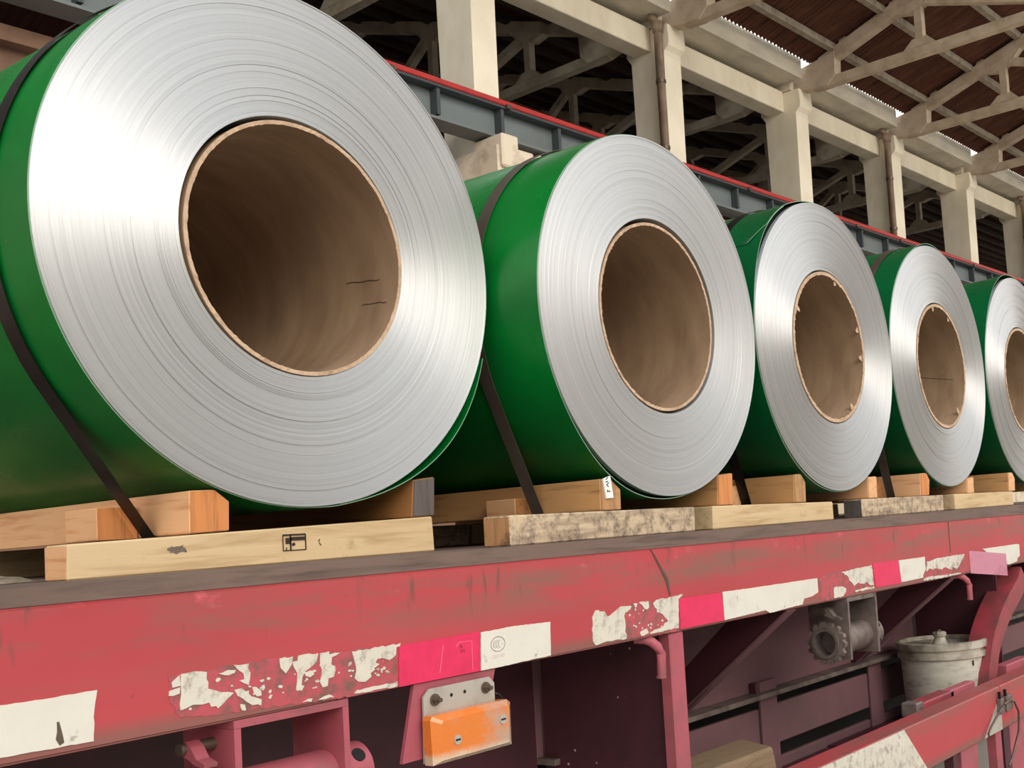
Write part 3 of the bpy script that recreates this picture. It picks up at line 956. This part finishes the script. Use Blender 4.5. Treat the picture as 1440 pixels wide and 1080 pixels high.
# curved hanger of the guard rail
cl = [(4.77, 1.128), (4.726, 1.086), (4.60, 1.03), (4.527, .992), (4.46, .95), (4.405, .905), (4.36, .86), (4.325, .805), (4.295, .75), (4.282, .693), (4.275, .60)]
bm = bm_new()
pa, pb = [], []
for i, (x, z) in enumerate(cl):
    a = Vector(cl[max(i - 1, 0)]); b = Vector(cl[min(i + 1, len(cl) - 1)])
    d = (b - a).normalized(); nn = Vector((-d.y, d.x))
    if nn.x < 0: nn = -nn
    pa.append((x, z)); pb.append((x + nn.x * .085, z + nn.y * .085))
rows = [[bm.verts.new((x, y, z)) for x, z in P0] for P0, y in ((pa, 1.60), (pb, 1.60), (pb, 1.70), (pa, 1.70))]
for i in range(4):
    A, Bq = rows[i], rows[(i + 1) % 4]
    for k in range(len(cl) - 1):
        bm.faces.new((A[k], A[k + 1], Bq[k + 1], Bq[k]))
bm.faces.new([r[0] for r in rows]); bm.faces.new([r[-1] for r in rows][::-1])
obj('curved_hanger', bm, M['red'], TR, smooth=True, angle=35)
# tray that carries the pail
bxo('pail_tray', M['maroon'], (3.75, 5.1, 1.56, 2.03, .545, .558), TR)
bxo('tray_lip', M['red'], (3.66, 3.93, 1.60, 1.66, .69, .742), TR, bev=.004)
bxo('tray_lip', M['greysteel'], (3.60, 3.655, 1.60, 1.66, .70, .748), TR, bev=.004)
bxo('tray_lip', M['pink'], (3.90, 4.14, 1.60, 1.64, .69, .745), TR, bev=.004)
bxo('tray_lip', M['pink'], (4.50, 4.78, 1.60, 1.65, .69, .752), TR, bev=.004)
bxo('tray_stay', M['maroon'], (3.60, 4.80, 1.602, 1.64, .558, .689), TR)
bxo('lower_shelf', M['maroon'], (2.25, 3.74, 1.62, 2.03, .54, .552), TR)

# the pail
PX, PY = 4.33, 1.80
pe = prop(empty('paint_pail', (PX, PY, .559)), 'grimy white plastic pail with rimmed lid standing on the tray below the rail', 'pail')
f = lambda a, b, t: Vector((PX + a, PY + b, .559 + (t - .559) * 1.09))
bm = bm_new(); lathe(bm, [(.0, .559), (.148, .559), (.152, .565), (.166, .80), (.150, .80), (.14, .59), (0, .585)], 48, f); obj('body', bm, M['pail'], pe, smooth=True, angle=40)
bm = bm_new(); lathe(bm, [(.167, .79), (.176, .792), (.177, .812), (.168, .814), (.170, .822), (.179, .824), (.180, .846), (.172, .849), (.164, .849), (.162, .835), (.10, .832), (.0, .832), (0, .80), (.150, .80)], 48, f); obj('lid', bm, M['pail2'], pe, smooth=True, angle=30)
bm = bm_new(); f2 = lambda a, b, t: Vector((PX - .085 + a * 1.15, PY - .03 + b * 1.15, .857 + (t - .833) * 1.15))
lathe(bm, [(0, .833), (.032, .833), (.026, .845), (.020, .858), (.017, .866), (.022, .869), (.024, .88), (.018, .884), (0, .884)], 20, f2); obj('spout', bm, M['pail2'], pe, smooth=True, angle=40)
bm = bm_new(); tube(bm, [(PX - .085 + .028 * math.cos(a), PY - .03, .905 + .016 * math.sin(a)) for a in [i * PI / 8 for i in range(9)]], .003, 6); obj('spout_ring', bm, M['bolt'], pe, smooth=True)
for a in (-2.0, -1.2):
    bm = bm_new(); c = Vector((PX + .169 * math.cos(a), PY + .169 * math.sin(a), .803)); beam(bm, c, c + Vector((0, 0, -.02)), .004, .004, Vector((0, 1, 0))); obj('lid_tab', bm, M['dark'], pe)
# old timber offcut
bm = bm_new()
hexa(bm, [(2.42, 1.72, .553), (2.93, 1.74, .553), (3.0, 1.90, .553), (2.44, 1.88, .553), (2.44, 1.73, .745), (2.90, 1.75, .735), (2.96, 1.90, .74), (2.45, 1.88, .75)])
bmesh.ops.bevel(bm, geom=list(bm.edges), offset=.008, segments=1, affect='EDGES')
prop(obj('timber_offcut', bm, wood('old_grey_timber', '8a7257', '5d4c3c', 0, stain='463a2e')), 'old grey-brown timber offcut on the lower shelf at the bottom of the photo', 'timber')

# ------------------------------------------------------------------ dunnage
# front bearer of each coil: corner outlines in (x, z)
BEAR = [
    (1.835, .07, [(.927, 1.3735), (1.702, 1.377), (1.699, 1.4515), (.928, 1.4315)], 'pine', 'pale pine bearer with a black stamp lying on the deck below the largest coil', 2.75),
    (1.69, .08, [(1.783, 1.3771), (2.481, 1.3796), (2.487, 1.4435), (1.783, 1.4425)], 'pined', 'mouldy speckled pine bearer on the deck below the second coil', 2.6),
    (1.69, .08, [(2.568, 1.38), (3.272, 1.3828), (3.272, 1.4405), (2.572, 1.4435)], 'pine', 'clean pale pine bearer on the deck below the third coil', 2.6),
    (1.69, .07, [(3.482, 1.3835), (4.199, 1.386), (4.198, 1.447), (3.484, 1.4445)], 'pined', 'stained pine bearer on the deck below the fourth coil', 2.6),
    (1.69, .08, [(4.318, 1.3865), (5.016, 1.3892), (5.013, 1.4500), (4.317, 1.4485)], 'pine', 'chipped pale pine bearer on the deck below the fifth coil', 2.6)]
REAR = ['rear pine bearer hidden deep under the largest coil', 'rear pine bearer deep under the second coil', 'rear pine bearer deep under the third coil', 'rear pine bearer deep under the fourth coil', 'rear pine bearer deep under the fifth coil']
TOPZ = []
for k, (y, w, q, m, s, yr) in enumerate(BEAR):
    for j, yy in enumerate((y, yr)):
        if j:
            q = [q[0], (q[1][0] + .075, q[1][1]), (q[2][0] + .075, q[2][1]), q[3]]
        bm = bm_new()
        hexa(bm, [(q[0][0], yy, q[0][1]), (q[1][0], yy, q[1][1]), (q[1][0], yy + w, q[1][1]), (q[0][0], yy + w, q[0][1]), (q[3][0], yy, q[3][1]), (q[2][0], yy, q[2][1]), (q[2][0], yy + w, q[2][1]), (q[3][0], yy + w, q[3][1])])
        bmesh.ops.bevel(bm, geom=list(bm.edges), offset=.003, segments=1, affect='EDGES')
        o = prop(obj('timber_bearer', bm, M[m]), s if j == 0 else REAR[k], 'timber', 'pine bearers on the deck')
        if j == 0 and k in (0, 1, 3):
            bm = bm_new(); box(bm, q[0][0] - .0012, q[0][0] - .0001, yy + .003, yy + w - .003, q[0][1] + .003, q[3][1] - .003)
            obj('sawn_end', bm, M[('chock', 'endr', 'endd')[(0, 1, 3).index(k)]], o)
        if k == 0 and j == 0:
            rk = random.Random(4)
            bm = bm_new()
            plate(bm, [(1.1145 + .020 * math.cos(a) * rk.uniform(.55, 1.1), 1.413 + .0085 * math.sin(a) * rk.uniform(.5, 1.15)) for a in [i * PI / 9 for i in range(18)]], 1.8344, 1.8349)
            obj('knot', bm, M['knot'], o)
            bm = bm_new()
            Y0 = 1.8340

            def line(a, b, w):
                beam(bm, (a[0], Y0, a[1]), (b[0], Y0, b[1]), .0012, w, Vector((0, 0, 1)) if abs(a[0] - b[0]) > abs(a[1] - b[1]) else Vector((1, 0, 0)))
            x0, x1, z0, z1 = 1.324, 1.374, 1.399, 1.428
            line((x0, z0), (x1, z0), .0016); line((x0, z1), (x1, z1), .003); line((x0, z0), (x0, z1), .0015); line((x1, z0), (x1, z1), .002)
            line((x0 + .0165, z0), (x0 + .0165, z1), .003); line((x0 + .016, 1.4205), (x1, 1.4205), .0065)
            line((x0 + .006, 1.417), (x0 + .017, 1.417), .011); line((x0 + .02, 1.409), (x0 + .026, 1.411), .005); line((x0 + .007, z0), (x0 + .007, z0 + .006), .0015)
            line((1.404, 1.412), (1.406, 1.417), .0015); line((1.405, 1.41), (1.409, 1.405), .0012)
            obj('ink_stamp', bm, M['ink'], o)

# chocks: (x outlines left, right), y front
CH = [
    (1.835, [(1.140, 1.4387), (1.216, 1.4412), (1.218, 1.494), (1.190, 1.5155), (1.142, 1.514)], [(1.645, 1.4517), (1.706, 1.4531), (1.712, 1.5365), (1.654, 1.5295)]),
    (1.69, [(2.096, 1.4442), (2.172, 1.4445), (2.174, 1.493), (2.138, 1.5185), (2.1, 1.519)], [(2.602, 1.4445), (2.677, 1.4445), (2.685, 1.533), (2.612, 1.526)]),
    (1.69, [(3.030, 1.4430), (3.099, 1.4425), (3.103, 1.505), (3.077, 1.530), (3.036, 1.528)], [(3.545, 1.4465), (3.612, 1.4468), (3.616, 1.5215), (3.552, 1.5185)]),
    (1.69, [(3.991, 1.4478), (4.067, 1.448), (4.082, 1.506), (4.058, 1.532), (4.004, 1.531)], [(4.470, 1.4502), (4.540, 1.4504), (4.547, 1.516), (4.482, 1.509)]),
    (1.69, [(4.970, 1.4512), (5.052, 1.4515), (5.062, 1.508), (5.033, 1.535), (4.985, 1.534)], [(5.52, 1.4512), (5.60, 1.4512), (5.61, 1.53), (5.53, 1.522)])]
CM = [('chock', 'chockb'), ('chockd', 'chockd'), ('chockd', 'chock'), ('chock', 'chock'), ('chockd', 'chockd')]
CE = [('endg', 'endd'), ('endr', 'endg'), ('endr', 'chock'), ('endg', 'chock'), ('chock', 'chockd')]
CL = [('orange pine chock with a chamfered end wedged left of the largest coil', 'dark-ended brown chock wedged right of the largest coil'),
      ('rough brown chock with a white paper label, left of the second coil', 'short sawn-ended chock right of the second coil'),
      ('tan chock left of the third coil, behind the black band', 'tan chock right of the third coil, mostly behind the metal'),
      ('light orange chock left of the fourth coil, crossed by the grey band', 'small chock end peeping out right of the fourth coil'),
      ('light tan chock left of the fifth coil', 'chock right of the fifth coil at the frame edge')]
for k, (y, lp, rp_) in enumerate(CH):
    for j, poly in enumerate((lp, rp_)):
        bm = bm_new()
        prism(bm, poly, y + .004, y + 1.02, lambda p, q, t: Vector((p, t, q)))
        bmesh.ops.bevel(bm, geom=list(bm.edges), offset=.002, segments=1, affect='EDGES')
        o = prop(obj('timber_chock', bm, M[CM[k][j]]), CL[k][j], 'chock', 'chocks wedging the coils')
        bm = bm_new()
        cx = sum(p for p, q in poly) / len(poly); cz = sum(q for p, q in poly) / len(poly)
        prism(bm, [(cx + (p - cx) * .96, cz + (q - cz) * .96) for p, q in poly], y + .002, y + .0039, lambda p, q, t: Vector((p, t, q)))
        obj('sawn_end', bm, M[CE[k][j]], o)
        if k == 1 and j == 0:
            bm = bm_new()
            hexa(bm, [(2.113, 1.687, 1.472), (2.139, 1.687, 1.474), (2.139, 1.6915, 1.474), (2.113, 1.6915, 1.472), (2.104, 1.687, 1.519), (2.131, 1.687, 1.526), (2.131, 1.6915, 1.526), (2.104, 1.6915, 1.519)])
            lb = obj('paper_label', bm, M['label'], o)
            bm = bm_new()
            for a, b in (((2.113, 1.517), (2.121, 1.522)), ((2.112, 1.511), (2.120, 1.513)), ((2.114, 1.505), (2.122, 1.500)), ((2.117, 1.506), (2.123, 1.510)), ((2.116, 1.493), (2.118, 1.487)), ((2.116, 1.489), (2.127, 1.490))):
                beam(bm, (a[0], 1.6864, a[1]), (b[0], 1.6864, b[1]), .0008, .0022, Vector((0, 0, 1)))
            obj('handwriting', bm, M['ink'], lb)
BL = [(1.064, 1.137, 2.0, 2.11, 1.4375, 1.496, 'small orange pine stub nailed against the left chock of the largest coil', 'chock', 'endg'),
      (2.058, 2.095, 1.93, 2.03, 1.4436, 1.489, 'small tan stub beside the left chock of the second coil', 'chock', 'chockb'),
      (2.978, 3.028, 1.885, 1.96, 1.4432, 1.508, 'small pale stub beside the left chock of the third coil', 'chock', 'chock'),
      (3.945, 3.99, 1.85, 1.92, 1.4478, 1.515, 'thin orange stub beside the left chock of the fourth coil', 'chockb', 'chockb')]
for x0, x1, y0, y1, z0, z1, s, m, me_ in BL:
    bm = bm_new(); box(bm, x0, x1, y0, y1, z0, z1, .002)
    o = prop(obj('timber_stub', bm, M[m]), s, 'wood block', 'stubs nailed beside the chocks')
    bm = bm_new(); box(bm, x0 + .001, x1 - .001, y0 - .0015, y0 - .0001, z0 + .001, z1 - .001)
    obj('sawn_end', bm, M[me_], o)
# sacking on the deck, seen through the gap at the left
bm = bm_new()
nx, ny = 26, 22
vs = [[bm.verts.new((.35 + .62 * i / nx, 2.0 + .55 * j / ny, deck(.6) + .003 + max(0, .020 + .018 * pnoise(Vector((i * .33, j * .4, 2))) + .01 * pnoise(Vector((i * .9, j, 5)))) * min(1, i / 3, (nx - i) / 3, j / 3, (ny - j) / 3))) for j in range(ny + 1)] for i in range(nx + 1)]
for i in range(nx):
    for j in range(ny):
        bm.faces.new((vs[i][j], vs[i + 1][j], vs[i + 1][j + 1], vs[i][j + 1]))
r = bmesh.ops.extrude_face_region(bm, geom=list(bm.faces))
for v in [g for g in r['geom'] if isinstance(g, bmesh.types.BMVert)]:
    v.co.z = deck(v.co.x) + .0005
prop(obj('folded_sacking', bm, M['sack'], smooth=True), 'crumpled grey sacking on the deck under the largest coil, far left', 'sacking')

# ------------------------------------------------------------------ coils
COIL = [
    (1.3857, 1.8276, 1.9842, .5078, 'wrap', 'largest and nearest coil, bright streaked metal face, green wrapper, brown paper core'),
    (2.3765, 1.6844, 1.9395, .4692, 'wrap', 'second coil from the left with a smooth grey face and a bright green wrapper'),
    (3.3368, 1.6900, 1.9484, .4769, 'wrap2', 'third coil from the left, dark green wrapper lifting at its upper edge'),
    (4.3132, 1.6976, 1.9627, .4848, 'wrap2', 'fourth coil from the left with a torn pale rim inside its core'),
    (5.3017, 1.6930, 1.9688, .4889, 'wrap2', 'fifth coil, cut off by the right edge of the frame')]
WID = 1.16


def bump(t, a, b, c):
    """0 at a, 1 at b, 0 at c (degrees, wrapped)"""
    t = (t - a) % 360 + a
    if a < t < b:
        s = (t - a) / (b - a)
    elif b <= t < c:
        s = (c - t) / (c - b)
    else:
        return 0.0
    return s * s * (3 - 2 * s)


def gap(k, deg, y):
    e = math.exp(-max(y, 0) / .16)
    if k == 0:
        return .0
    if k == 1:
        return (.0145 * bump(deg, 205, 246, 285) * math.exp(-max(y, 0) / .05)) + .006 * bump(deg, 330, 350, 372) * e
    if k == 2:
        return .020 * bump(deg, 88, 138, 172) * e + .004 * bump(deg, 200, 235, 290) * e
    if k == 3:
        return .009 * bump(deg, 70, 92, 118) * e
    return .020 * bump(deg, 78, 112, 160) * e + .006 * bump(deg, 160, 190, 230) * e


for k, (cx, cy, cz, R, wm, lab) in enumerate(COIL):
    e = prop(empty('metal_coil', (cx, cy + WID / 2, cz - R)), lab, 'coil', 'green wrapped metal coils on the trailer')
    rnd = random.Random(40 + k)
    f = lambda a, b, t: Vector((cx + a, cy + t, cz + b))
    # wound layers: every lap stands a little proud or back
    Rw = R - .0035
    N = 64
    cuts = sorted([.2535 + (Rw - .2535) * rnd.random() for _ in range(N)])
    cuts = [.2535] + cuts + [Rw]
    prof = []
    off = 0
    for a, b in zip(cuts, cuts[1:]):
        if b - a < .0008:
            continue
        off = rnd.uniform(-.00022, .00022)
        if rnd.random() < .10:
            off += rnd.choice((-.0008, .0007))
        prof += [(a, off), (b, off)]
    prof += [(Rw, WID), (.2535, WID)]
    bm = bm_new(); lathe(bm, prof, 160, f, True)
    obj('wound_layers', bm, M['foil2' if k == 1 else 'foil'], e, origin=(cx, cy, cz))
    # paper core, a little loose in the bore
    dx, dz = [(.0036, -.0030), (-.0066, -.0030), (.0, -.001), (.0012, -.0012), (.001, -.0012)][k]
    ro, ri = (.2485, .2440, .2490, .2490, .2490)[k], (.2415, .2375, .2390, .2390, .2390)[k]
    g = lambda a, b, t: Vector((cx + dx + a, cy + t, cz + dz + b))
    bm = bm_new(); rr = lathe(bm, [(ro, .002), (ro, WID), (ri, WID), (ri, .002)], 120, g, True)
    c = obj('paper_core', bm, M['core'], e, smooth=True, angle=40, origin=(cx, cy, cz))
    bm = bm_new()
    j = [rnd.uniform(-1, 1) for _ in range(240)]
    am = .0011 if k < 2 else .0024
    n = 240
    o1 = [bm.verts.new(g(ro * math.cos(2 * PI * i / n), ro * math.sin(2 * PI * i / n), -.0016 + .0008 * j[i])) for i in range(n)]
    i1 = [bm.verts.new(g((ri - .0006 - am * max(0, j[i] + j[(i * 7) % n] * .5)) * math.cos(2 * PI * i / n), (ri - .0006 - am * max(0, j[i] + j[(i * 7) % n] * .5)) * math.sin(2 * PI * i / n), -.0012 + .0012 * j[(i * 3) % n])) for i in range(n)]
    i2 = [bm.verts.new(g((ri + .0004) * math.cos(2 * PI * i / n), (ri + .0004) * math.sin(2 * PI * i / n), .0019)) for i in range(n)]
    o2 = [bm.verts.new(g(ro * math.cos(2 * PI * i / n), ro * math.sin(2 * PI * i / n), .0019)) for i in range(n)]
    ring = (o1, i1, i2, o2)
    for a in range(4):
        A, Bq = ring[a], ring[(a + 1) % 4]
        for i in range(n):
            bm.faces.new((A[i], A[(i + 1) % n], Bq[(i + 1) % n], Bq[i]))
    obj('torn_rim', bm, M['rim'], c)
    for a, y0, y1, tw in (((-4, .06, .17, .05), (-17, .03, .11, .03)) if k == 0 else ((178, .10, .2, .0), (-8, .05, .3, .2)) if k == 3 else ()):
        bm = bm_new()
        pl = []
        for i in range(9):
            q = math.radians(a) + tw * i / 8 + .008 * rnd.uniform(-1, 1)
            y = y0 + (y1 - y0) * i / 8
            pl.append([bm.verts.new(g((ri - .0004) * math.cos(q + s), (ri - .0004) * math.sin(q + s), y)) for s in (-.004, .004)])
        for A, Bq in zip(pl, pl[1:]):
            bm.faces.new((A[0], A[1], Bq[1], Bq[0]))
        obj('crack', bm, M['ink'], c)
    if k in (2, 3):
        for a, ln in ((152, .03), (20, .02), (-4, .024), (-55, .02), (72, .014)) if k == 2 else ((100, .02), (-50, .03), (60, .016)):
            bm = bm_new()
            a = math.radians(a)
            p0 = [(ri + .001, a - .05), (ri + .001, a + .05), (ri - ln, a + .01), (ri - ln * .8, a - .03)]
            prism(bm, [(r_ * math.cos(q), r_ * math.sin(q)) for r_, q in p0], .0, .0015, lambda p, q, t: Vector((cx + dx + p, cy + .003 + t + .02 * max(0, ri - math.hypot(p, q)), cz + dz + q)))
            obj('torn_flap', bm, M['rim'], c)
    # green wrapper sheet
    th = .0016
    Y = [.004, .05, .1, .2, .4, .8, WID + .004]
    if k == 0:
        d0, d1 = -82.0, 340.0
    elif k == 2:
        d0, d1 = 120.0, 120.0 + 384
    else:
        d0, d1 = 60.0, 60.0 + 372
    n = 220
    bm = bm_new()
    outer, inner = [], []
    for i in range(n + 1):
        d = d0 + (d1 - d0) * i / n
        lap = max(0.0, min(1.0, (d - d0 - 352) / 6))
        ro_, ri_ = [], []
        for y in Y:
            ye = y
            r_ = Rw + .0004 + th + lap * (th + .0006) + gap(k, d, y)
            if k == 0 and lap > 0:
                r_ += .019 * bump(d, 278, 318, 362) * math.exp(-y / 1.2)
            if k == 2 and y == Y[0] and d > d1 - 9:
                ye = min(Y[1] - .001 + .03, y + .045 * (1 - (d1 - d) / 9))
            a = math.radians(d)
            ro_.append(bm.verts.new(f(r_ * math.cos(a), r_ * math.sin(a), ye)))
            ri_.append(bm.verts.new(f((r_ - th) * math.cos(a), (r_ - th) * math.sin(a), ye)))
        outer.append(ro_); inner.append(ri_)
    m = len(Y)
    for i in range(n):
        for q in range(m - 1):
            bm.faces.new((outer[i][q], outer[i][q + 1], outer[i + 1][q + 1], outer[i + 1][q]))
            bm.faces.new((inner[i][q + 1], inner[i][q], inner[i + 1][q], inner[i + 1][q + 1]))
        bm.faces.new((outer[i][0], outer[i + 1][0], inner[i + 1][0], inner[i][0]))
        bm.faces.new((outer[i][-1], inner[i][-1], inner[i + 1][-1], outer[i + 1][-1]))
    for i in (0, n):
        for q in range(m - 1):
            bm.faces.new((outer[i][q], inner[i][q], inner[i][q + 1], outer[i][q + 1]))
    eb = bm_new()
    for i in range(n):
        a0, a1, b0, b1 = outer[i][0].co, outer[i + 1][0].co, inner[i][0].co, inner[i + 1][0].co
        dy = Vector((0, -.0007, 0))
        hexa(eb, [a0, a1, b1, b0, a0 + dy, a1 + dy, b1 + dy, b0 + dy])
    bmesh.ops.remove_doubles(eb, verts=eb.verts, dist=.00005)
    ws = None
    obj('wrapper_sheet', bm, M[wm], e, smooth=True, angle=50, origin=(cx, cy, cz))
    obj('cut_edge', eb, M['cut'], e)
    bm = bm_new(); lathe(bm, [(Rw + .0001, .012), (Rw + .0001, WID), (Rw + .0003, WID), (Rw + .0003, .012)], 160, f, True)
    obj('gap_shade_sleeve', bm, M['gapshade'], e, smooth=True, angle=40)  # added black sleeve, stands in for shade under the lifted wrapper

# steel bands: round the coil and under both chocks
BAND = [(0, 1.961, .042, 'strapk', 'black steel band strapping the largest coil to its chocks'), (1, 1.887, .038, 'strapd', 'dull steel band round the second coil, curling under its chock'), (2, 1.862, .036, 'strapk', 'black steel band round the third coil'), (3, 1.812, .034, 'strapg', 'wide grey steel band round the fourth coil')]
for k, y, w, m, s in BAND:
    cx, cy, cz, R = COIL[k][:4]
    lp, rp_ = CH[k][1], CH[k][2]
    pts = []
    for i in range(360):
        a = math.radians(i)
        r_ = R - .0035 + .0048 + (.0022 if k == 0 else .0016) + gap(k, i, y - cy)
        if k == 0:
            r_ += .019 * bump(i, 278, 318, 362) * math.exp(-(y - cy) / 1.2)
        pts.append((cx + r_ * math.cos(a), cz + r_ * math.sin(a)))
    pts += [(lp[0][0] - .002, lp[0][1] - .0022), (rp_[1][0] + .002, rp_[1][1] - .0022)]
    P0 = sorted(set(pts))

    def half(L):
        h = []
        for p in L:
            while len(h) > 1 and (h[-1][0] - h[-2][0]) * (p[1] - h[-2][1]) - (h[-1][1] - h[-2][1]) * (p[0] - h[-2][0]) <= 0:
                h.pop()
            h.append(p)
        return h[:-1]
    H = half(P0) + half(P0[::-1])
    n = len(H)
    bm = bm_new()
    rows = [[], [], [], []]
    for i in range(n):
        a, b = Vector(H[i - 1]), Vector(H[(i + 1) % n])
        d = (b - a).normalized(); nn = Vector((d.y, -d.x)) * .0012
        p = Vector(H[i])
        for q, (sgn, yy) in enumerate(((1, y - w / 2), (1, y + w / 2), (0, y + w / 2), (0, y - w / 2))):
            v = p + nn * sgn
            rows[q].append(bm.verts.new((v.x, yy, v.y)))
    for q in range(4):
        A, Bq = rows[q], rows[(q + 1) % 4]
        for i in range(n):
            bm.faces.new((A[i], A[(i + 1) % n], Bq[(i + 1) % n], Bq[i]))
    prop(obj('steel_band', bm, M[m], smooth=True, angle=30), s, 'strap', 'steel bands round the coils')
